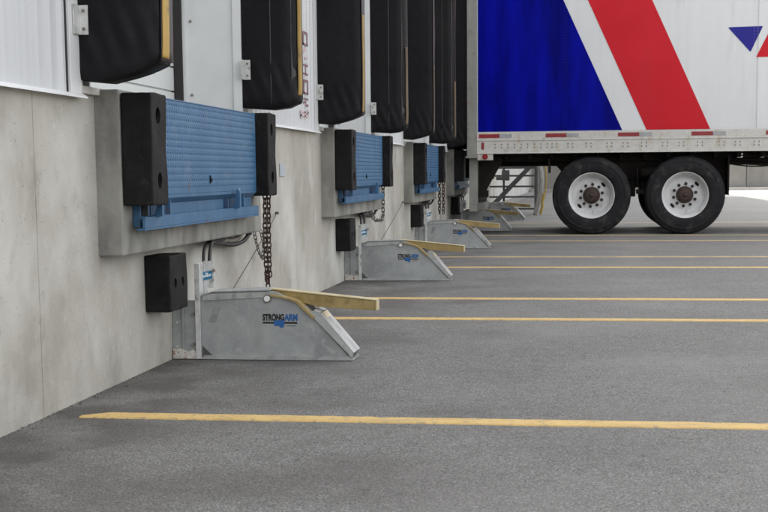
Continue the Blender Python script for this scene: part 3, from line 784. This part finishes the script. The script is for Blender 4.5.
# faded vertical lettering on the cladding (illegible in the picture: weathered strokes of characters)
m = MB(); m2 = MB(); xw = W+.0235
rnd = random.Random(3)
zz = 1.775
cells = [(.072, 'O'), (.115, 's'), (.085, 'H'), (.095, 'O'), (.075, 'M'), (.075, 'E')]
def bar_(mm, y0, y1, z0, z1): mm.box(xw, xw+.0012, y0, y1, z0, z1)
y_l, y_r = 8.80, 8.955; t = .013
z = 1.71                                    # square outline
bar_(m, y_l, y_r, z, z+t); bar_(m, y_l, y_r, z-.075, z-.075+t); bar_(m, y_l, y_l+.03, z-.075, z); bar_(m, y_r-.03, y_r, z-.075, z)
for (ya, yb_, za, zb_) in [(.0, .06, 1.585, 1.60), (.03, .10, 1.60, 1.615), (.06, .155, 1.555, 1.567), (.10, .155, 1.515, 1.527)]:
    bar_(m2, y_l+ya, y_l+yb_, za, zb_)
for (ya, yb_, za, zb_) in [(0, .155, 1.505, 1.515), (.06, .09, 1.455, 1.505), (0, .155, 1.45, 1.46)]: bar_(m, y_l+ya, y_l+yb_, za, zb_)
z = 1.405
bar_(m, y_l, y_r, z, z+t); bar_(m, y_l, y_r, z-.08, z-.08+t); bar_(m, y_l, y_l+.03, z-.08, z); bar_(m, y_r-.03, y_r, z-.08, z)
for (ya, yb_, za, zb_) in [(0, .155, 1.29, 1.30), (0, .08, 1.265, 1.28), (.05, .155, 1.25, 1.262)]: bar_(m, y_l+ya, y_l+yb_, za, zb_)
for (ya, yb_, za, zb_) in [(-.10, .155, 1.205, 1.215), (-.10, .155, 1.18, 1.19), (-.10, -.06, 1.165, 1.205), (.02, .06, 1.165, 1.215), (.12, .155, 1.19, 1.225)]: bar_(m2, y_l+ya, y_l+yb_, za, zb_)
sgn = thing('wall_lettering', (W, 8.9, 1.45), 'faded dark red characters running down the white ribbed cladding beyond the first dock door', 'lettering')
for mm, mt in ((m, M['letter']), (m2, M['letter_pale'])):
    mm.v = [(x-W, y-8.9, z-1.45) for x, y, z in mm.v]; mm.parts('character', mt, sgn)

# ------------------------------------------------------------------ trailer
TY = 18.216; TX0 = -1.376; TX1 = 12.9; TW = 2.6
tr = thing('semi_trailer', (0.7, TY+1.3, 0), 'white box semi trailer with blue and red diagonal graphics backed up to the dock', 'trailer')
OX, OY = .7, TY+1.3
def tt(m): m.v = [(x-OX, y-OY, z) for x, y, z in m.v]; return m
def slope(z): return 0
m = MB(); m.box(TX0, TX1, TY+.006, TY+TW-.006, 1.335, 4.1)
body = tt(m).build('box_body', M['tw'], tr, bevel=.004)
def gfx(poly, mt, name, off=.002, th=.002):
    mm = MB(); mm.prism(poly, TY+.006-off-th, TY+.006-off, 'y'); return tt(mm).build(name, mt, body)
k1 = (.498+.264)/(1.339-3.002)       # slant of the stripes, dx/dz
xb = lambda x, z, z0: x+k1*(z-z0)
gfx([(TX0+.012, 1.342), (xb(.498, 1.342, 1.339), 1.342), (xb(.498, 4.0, 1.339), 4.0), (TX0+.012, 4.0)], M['tb'], 'blue_panel')
gfx([(.804, 1.342), (1.604, 1.342), (1.604+k1*2.66, 4.0), (.804+k1*2.66, 4.0)], M['tr'], 'red_stripe')
def rounded(P, r, n=4):
    out = []
    for i in range(len(P)):
        a_, b_, c_ = Vector(P[i-1]), Vector(P[i]), Vector(P[(i+1) % len(P)])
        u = (a_-b_).normalized(); v = (c_-b_).normalized()
        for j in range(n+1):
            t = j/n; p = b_+u*r*(1-t)**2+v*r*t**2; out.append((p.x, p.y))
    return out
gfx(rounded([(1.80, 2.612), (2.232, 2.618), (2.084, 2.298)], .018), M['tv'], 'logo_mark')
gfx([(2.155, 2.235), (2.95, 2.235), (2.55, 2.62), (2.345, 2.62)], M['tr'], 'logo_mark')
# vertical seams with rivets
m = MB(); mr = MB()
for sx in [-1.44+1.19*i for i in range(1, 12)]:
    sx = sx+.015
    m.box(sx-.03, sx+.03, TY-.0005, TY+.0015, 1.345, 4.05)
mrb = MB(); mrr = MB()
def region(x, z):
    e = .498+k1*(z-1.339)
    if x < e: return mrb
    if .804+k1*(z-1.342) < x < 1.604+k1*(z-1.342): return mrr
    return mr
for sx in [-1.40]+[-1.425+1.19*i for i in range(1, 12)]:
    for dx in (-.018, .018):
        for i in range(70):
            xx = sx+dx if sx > -1.35 else TX0+.03; z = 1.38+i*.038
            region(xx, z).cyl((xx, TY-.001, z), (0, 1, 0), .0036, .003, 5)
for i in range(330): region(TX0+.02+i*.0385, 1.353).cyl((TX0+.02+i*.0385, TY-.002, 1.353), (0, 1, 0), .0042, .004, 5)
# (seams carry the colour below them: fold lines only)
sm = MB()
for sx in [-1.425+1.19*i for i in range(1, 12)]:
    
    if sx > 1.7: sm.box(sx+.030, sx+.0320, TY-.0003, TY+.0015, 1.345, 4.05)
tt(sm).build('panel_seam', M['rivet'], body)
M['rivetd'] = mat('painted_rivet', (.40, .41, .42), rough=.4)
for mm_, c_ in ((mrb, (.014, .022, .27)), (mrr, (.38, .012, .02))):
    q_ = tt(mm_).build('rivets', mat('painted_rivet', c_, rough=.4, spec=.3), body); q_['kind'] = 'stuff'
rv = tt(mr).build('rivets', M['rivetd'], body)
rv['kind'] = 'stuff'
# bottom rail
m = MB(); m.prism([(TY-.004, 1.238), (TY-.004, 1.336), (TY+.05, 1.336), (TY+.05, 1.07), (TY+.028, 1.058), (TY-.012, 1.058), (TY-.012, 1.064), (TY+.0, 1.07), (TY+.0, 1.222), (TY-.010, 1.226), (TY-.010, 1.236)], TX0, TX1, 'x')
rl = tt(m).build('bottom_rail', M['rail'], tr)
m = MB(); m.box(TX0, TX1, TY+TW-.05, TY+TW, 1.06, 1.334); tt(m).build('bottom_rail', M['rail'], tr)
x = -1.352; first = True
for i in range(15):
    a0 = -1.352+.927*i-(0 if i else 0); L_ = .27
    if i > 0: a0 = -.485+.927*(i-1)
    m = MB(); m.box(a0, a0+L_, TY-.0075, TY-.0045, 1.262, 1.312); tt(m).build('red_reflector', M['tred'], rl)
    m = MB(); m.box(a0+L_+.001, a0+L_+.160, TY-.0075, TY-.0045, 1.262, 1.312); tt(m).build('white_reflector', M['twh'], rl)
m = MB(); m.box(-1.318, -1.283, TY-.006, TY-.0005, 1.115, 1.205); tt(m).build('marker_lamp', M['tred'], rl, bevel=.004)
m = MB()
xs = [-1.14+.085*i*1.0 for i in range(9)]
i = 0; x = -.40
while x < TX1-.3:
    xs += [x, x+.06]; x += .205+.03*((i*7) % 3); i += 1
for x in xs:
    for z in (1.178, 1.136): m.cyl((x, TY-.001, z), (0, 1, 0), .0095, .006, 6)
for i in range(60):
    m.cyl((-1.0+i*.23, TY-.006, 1.295+.0*i), (0, 1, 0), .005, .005, 5); m.cyl((-.96+i*.23, TY-.006, 1.250), (0, 1, 0), .005, .005, 5)
rb = tt(m).build('rail_bolts', M['rivet'], rl); rb['kind'] = 'stuff'
# rear frame, doors, underride guard
m = MB(); m.box(-1.505, TX0-.001, TY-.002, TY+.12, 1.03, 4.12); m.box(-1.505, TX0-.001, TY+TW-.12, TY+TW, 1.03, 4.12); m.box(-1.505, TX0-.001, TY+.121, TY+TW-.121, 3.95, 4.12)
m.box(-1.52, TX0-.001, TY+.121, TY+TW-.121, 1.03, 1.32)
tt(m).parts('rear_frame', M['postg'], tr, bevel=.004)
m = MB(); m.box(-1.49, -1.379, TY+.14, TY+.24, .40, 1.029); m.box(-1.49, -1.379, TY+TW-.7, TY+TW-.6, .40, 1.029)
m.box(-1.49, -1.39, TY+.13, TY+TW-.13, .30, .398)
m.box(-1.525, -1.36, TY-.004, TY+.125, 1.005, 1.0295)
tt(m).parts('underride_guard', M['postg'], tr, bevel=.004)
m = MB(); m.prism([(-1.378, 1.03), (-1.06, 1.03), (-1.075, .93), (-1.272, .58), (-1.378, .58)], TY+.26, TY+.30, 'y')
m.box(-1.378, -1.245, TY+.22, TY+.34, .49, .579)
tt(m).build('guard_gusset', M['chassis'], tr)
m = MB(); m.box(-1.372, -1.165, TY+.004, TY+.02, .975, 1.057); lb = tt(m).build('lamp_bracket', M['rail'], tr, bevel=.003)
m = MB(); m.cyl((-1.270, TY+.0, 1.02), (0, 1, 0), .036, .03, 20); tt(m).build('tail_lamp', M['lens'], lb)
m = MB(); m.cyl((-1.270, TY-.016, 1.02), (0, 1, 0), .012, .006, 12); tt(m).build('lamp_centre', M['tred'], lb)
# floor cross-members and sub-frame
m = MB(); x = TX0+.05
while x < TX1-.1:
    m.box(x, x+.05, TY+.22, TY+TW-.22, .985, 1.2); x += .30
m.box(TX0, TX1, TY+.06, TY+TW-.06, 1.205, 1.33)
tt(m).build('floor_crossmembers', M['chassis'], tr)
m = MB()
for yy in (TY+.75, TY+1.75): m.box(-1.3, 7.5, yy, yy+.1, .90, .984)
for i in range(0, 22): m.box(1.62+i*.12, 1.70+i*.12, TY+.36, TY+.40, 1.035, 1.05)
m.box(-1.36, 1.92, TY+.36, TY+.40, .955, 1.05)
m.box(1.921, 6.2, TY+.36, TY+.40, 1.0, 1.017); m.box(1.921, 6.2, TY+.36, TY+.40, 1.035, 1.052)
for i in range(36): m.box(1.96+i*.12, 2.03+i*.12, TY+.36, TY+.40, 1.0171, 1.0349)
for yy in (TY+.45, TY+2.05): m.prism([(-.42, .98), (-.27, .80), (.05, .72), (1.30, .70), (1.86, .70), (1.86, .98)], yy, yy+.10, 'y')
m.box(-.2, 1.8, TY+.56, TY+2.04, .74, .97)
m.box(1.45, 1.86, TY+.40, TY+.44, .50, .954); m.box(1.845, 1.865, TY+.10, TY+.399, .50, .984)
for yy in (TY+.08,): m.box(.50, 1.05, yy+.45, yy+.50, .60, .90); m.box(.62, .69, yy+.40, yy+.44, .48, .98); m.box(.76, 1.0, yy+.34, yy+.40, .56, .70); m.cyl((.86, yy+.2, .80), (1, 0, 0), .07, .22, 12); m.box(-.45, -.43, TY+.10, TY+.60, .80, .984)
for xx in (.112, 1.308):
    m.cyl((xx, TY+1.3, .505), (0, 1, 0), .065, 2.2, 14)
    m.box(xx-.12, xx+.12, TY+.5, TY+.62, .40, .74); m.box(xx-.12, xx+.12, TY+1.98, TY+2.1, .40, .74)
tt(m).parts('sliding_subframe', M['chassis'], tr)
m = MB()
m.bar((1.92, TY+.5, .965), (3.1, TY+.5, .90), .02); m.bar((1.92, TY+.52, .945), (3.1, TY+.5, .955), .016); m.bar((1.92, TY+.5, .91), (2.4, TY+.5, .885), .03)
m.tube(smooth([(1.92, TY+.6, .90), (2.2, TY+.6, .865), (2.5, TY+.6, .88), (3, TY+.6, .93)]), .009, 6)
m.tube([(.70, TY+.2, .86), (.705, TY+.2, .62)], .010, 6); m.box(.69, .80, TY+.2, TY+.3, .52, .58)
tt(m).parts('air_line', M['chassis'], tr)
# landing gear far forward
for yy in (TY+.45, TY+2.0):
    m = MB(); m.box(9.6, 9.75, yy, yy+.12, .12, 1.0); m.box(9.52, 9.83, yy-.06, yy+.18, .03, .12); tt(m).build('landing_leg', M['postg'], tr)

def wheel(cx, y_out, side, full=True):
    """dual wheel: outer dished rim + tyre and the inner tyre. side=+1 faces the camera (-Y)"""
    cz = .505; s = side
    m = MB()
    # rim: flange, barrel, disc
    prof = [(.292, .012), (.300, .006), (.302, .0), (.297, -.004), (.288, .0), (.283, .012), (.279, .03), (.262, .05), (.255, .075), (.250, .112), (.236, .132), (.215, .142), (.190, .140), (.165, .125), (.150, .118), (.120, .117), (.10, .118)]
    m.lathe([(r_, o_*s) for r_, o_ in prof], cx, y_out, cz, 64)
    prof2 = [(.255, .14), (.25, .35), (.29, .56), (.29, .62)]
    m.lathe([(r_, o_*s) for r_, o_ in prof2], cx, y_out, cz, 48)
    w_ = tt(m).build('wheel', M['rim'], tr)
    def tyre(y_off):
        half = [(.294, .012), (.300, -.008), (.318, -.020), (.345, -.026), (.375, -.030), (.405, -.030), (.432, -.024), (.436, -.027), (.440, -.024), (.462, -.014), (.480, -.004), (.484, -.004), (.492, .006), (.500, .022)]
        wid = .255
        pr_ = half+[(.507, .032)]
        for c in (.075, .115, .155, .195):
            pr_ += [(.5075, c-.022), (.5075, c-.007), (.494, c-.005), (.494, c+.005), (.5075, c+.007)]
        pr_ += [(.507, wid-.03)]+[(r_, wid-o_) for r_, o_ in reversed(half)]
        mm = MB(); mm.lathe([(r_, (o_+y_off)*s) for r_, o_ in pr_], cx, y_out, cz, 96)
        # flat contact
        return mm
    tm = tyre(0); tm.v = [(x_, y_, max(z_, .001)) for x_, y_, z_ in tm.v]
    t1 = tt(tm).build('tyre', M['tyre'], w_)
    tm = tyre(.32); tm.v = [(x_, y_, max(z_, .001)) for x_, y_, z_ in tm.v]; tt(tm).build('tyre', M['tyre'], w_)
    if full:
        m = MB(); m.lathe([(r_, o_*s) for r_, o_ in [(.112, .116), (.108, .085), (.100, .060), (.096, .052), (.083, .046), (.078, .030), (.070, .024), (.05, .020), (.03, .019), (.0001, .019)]], cx, y_out, cz, 32)
        h_ = tt(m).build('hub', M['hub'], w_)
        m = MB(); m.lathe([(r_, o_*s) for r_, o_ in [(.028, .018), (.026, .008), (.0001, .006)]], cx, y_out, cz, 16); tt(m).build('hub_cap', M['hub'], w_)
        for q in range(10):
            t = 2*math.pi*(q+.35)/10; px, pz = cx+.144*math.cos(t), cz+.144*math.sin(t)
            m = MB(); m.cyl((px, y_out+.10*s, pz), (0, 1, 0), .0155, .045, 6); m.cyl((px, y_out+.115*s, pz), (0, 1, 0), .021, .008, 12)
            tt(m).build('lug_nut', M['nut'], w_)
        for t in (R(42), R(222)):      # hand holes: oval recess plates
            c_ = Vector((cx+.207*math.cos(t), 0, cz+.207*math.sin(t))); u = Vector((-math.sin(t), 0, math.cos(t))); v = Vector((math.cos(t), 0, math.sin(t)))
            poly = []
            for q in range(18):
                a_ = 2*math.pi*q/18; p_ = c_+u*.036*math.cos(a_)+v*.019*math.sin(a_); poly.append((p_.x, p_.z))
            m = MB(); m.prism(poly, y_out+.1355*s, y_out+.150*s, 'y'); tt(m).build('hand_hole', M['hole'], w_)
        # valve
        m = MB(); m.tube([(cx+.02, y_out+.12*s, cz-.20), (cx+.025, y_out+.07*s, cz-.235)], .005, 6); tt(m).build('valve', M['bolt'], w_)
    return w_
for cx in (.112, 1.308):
    wheel(cx, TY+.045, 1); wheel(cx, TY+TW-.045, -1, False)

# ------------------------------------------------------------------ steel stair frame beyond the trailer
SY = 26.9
st = thing('steel_stair_guard', (-1.3, SY, 0), 'dark steel stair guard with horizontal rails and a diagonal brace, seen under the trailer', 'stair guard')
def sr(m): m.v = [(x+1.3, y-SY, z) for x, y, z in m.v]; return m
m = MB(); m.box(-1.78, -.92, SY-.03, SY+.5, .885, .975); sr(m).build('landing', M['stairm'], st)
for z in (.75, .545, .345, .115):
    m = MB(); m.box(-1.79, -.93, SY-.018, SY+.018, z-.018, z+.018); sr(m).build('rail', M['stairm'], st)
m = MB(); m.box(-1.535, -1.495, SY+.02, SY+.06, .002, .884); sr(m).build('post', M['stairm'], st)
m = MB(); m.box(-.925, -.875, SY-.03, SY+.03, .002, 1.9); sr(m).build('post', M['stairm'], st)
m = MB(); m.box(-.925, -.875, SY+.44, SY+.5, .002, .884); sr(m).build('post', M['stairm'], st)
for dx in (0, .06):
    m = MB(); m.bar((-1.88+dx+.02, SY-.05, .08), (-1.06+dx, SY-.05, .90), .045, .045); sr(m).build('brace', M['stairm'], st)
m = MB(); m.box(-1.55, -1.40, SY-.08, SY-.02, .66, .86); m.box(-1.66, -1.55, SY-.07, SY-.03, .67, .73); sr(m).build('latch_box', M['stairm'], st, bevel=.01)
pp = MB(); pp.tube(smooth([(-.845, SY-.3, 1.9), (-.83, SY-.3, 1.05), (-.79, SY-.3, .80), (-.785, SY-.3, .55), (-.83, SY-.3, .30), (-.90, SY-.3, .0)]), .043, 12)
tag(pp.build('curved_pipe', M['pipe']), 'pale curved pipe standing at the right end of the dark stair guard', 'pipe')
pp = MB(); pp.tube(smooth([(-.72, SY-.35, 1.05), (-.69, SY-.35, .7), (-.71, SY-.35, .42), (-.76, SY-.35, .2)]), .014, 8)
pp.tube(smooth([(-.73, SY-.36, .42), (-.76, SY-.36, .28), (-.765, SY-.36, .16), (-.80, SY-.36, .02)]), .026, 8)
tag(pp.build('yellow_cord', M['ywrap']), 'yellow cord hanging next to the curved pipe', 'cord')

# ------------------------------------------------------------------ far walls
m = MB(); m.box(-24, -2.25, 29.2, 75, -.3, H+.5); tag(m.build('annex_wall', M['annex']), 'pale concrete side wall continuing beyond the dock building', 'wall')
rt = thing('retaining_wall', (20, 59.8, 0), 'grey concrete retaining wall closing the far end of the yard', 'wall'); 
m = MB(); x = -22.2
while x < 30: m.box(x, x+2.96, 0, .35, -.3, 1.12); x += 3.0
m.parts('wall_panel', M['retain'], rt, bevel=.01)
m = MB(); m.box(-22.2, 32, -.05, .40, 1.121, 1.20); m.build('coping', M['annex'], rt)
m = MB(); m.box(-22.2, 32, -1.2, -.06, -.05, .10); tag(m.build('kerb', M['slab'], None, loc=(20, 59.8, 0)), 'low kerb at the foot of the far wall', 'kerb', kind='structure')
sh = thing('far_warehouse', (20, 90, 0), 'pale grey warehouse far behind the retaining wall', 'building')
m = MB(); m.box(-60, 60, 0, 20, 0, 7); m.build('wall', M['shed'], sh)
m = MB()
for i in range(12): m.box(-55+i*9.5, -51+i*9.5, -.06, -.004, .01, 3.6)
m.parts('roller_door', M['stairm'], sh)

# ------------------------------------------------------------------ camera
import numpy as np
P = (384., 335.); f = 1380.
dY = Vector((583-P[0], P[1]-172, -f)); Xv = Vector((0, -73., f)); Xv.x = -(dY.y*Xv.y+dY.z*Xv.z)/dY.x
dY.normalize(); Xv.normalize(); Zv = Xv.cross(dY)
# rows are world axes in camera space -> camera-to-world rotation
rot = Matrix((Xv, dY, Zv))
cam = bpy.data.cameras.new('camera'); co = bpy.data.objects.new('camera', cam); COL.objects.link(co)
co.matrix_world = Matrix.Translation((0, 0, .81)) @ rot.to_4x4()
cam.sensor_width = 36; cam.lens = 36*f/768; cam.shift_y = (P[1]-256)/768; cam.clip_start = .05; cam.clip_end = 2000
cam.dof.use_dof = True; cam.dof.focus_distance = 6.6; cam.dof.aperture_fstop = 13
S.camera = co

# ------------------------------------------------------------------ light
EL, AZ = 51, 20        # sun behind the building: towards -X, a little +Y
sd = Vector((-math.cos(R(EL))*math.cos(R(AZ)), math.cos(R(EL))*math.sin(R(AZ)), math.sin(R(EL))))
sun = bpy.data.lights.new('sun', 'SUN'); sun.energy = 2.8; sun.angle = R(.5); sun.color = (1, .95, .88)
so = bpy.data.objects.new('sun', sun); COL.objects.link(so); so.rotation_euler = sd.to_track_quat('Z', 'Y').to_euler()
w = bpy.data.worlds.new('World'); S.world = w; w.use_nodes = True
N = w.node_tree.nodes; L = w.node_tree.links; bg = N['Background']
sky = N.new('ShaderNodeTexSky'); sky.sky_type = 'NISHITA'; sky.sun_disc = False
sky.sun_elevation = R(EL); sky.sun_rotation = math.atan2(sd.x, sd.y) % (2*math.pi)
sky.dust_density = 4; sky.air_density = 1.0; sky.ozone_density = 1
hsv = N.new('ShaderNodeHueSaturation'); hsv.inputs['Saturation'].default_value = .10
L.new(sky.outputs[0], hsv.inputs['Color']); L.new(hsv.outputs[0], bg.inputs['Color'])
bg.inputs['Strength'].default_value = .15
S.view_settings.view_transform = 'Standard'; S.view_settings.look = 'None'; S.view_settings.exposure = 2.1; S.view_settings.gamma = 1
S.render.engine = 'CYCLES'
S.cycles.max_bounces = 8
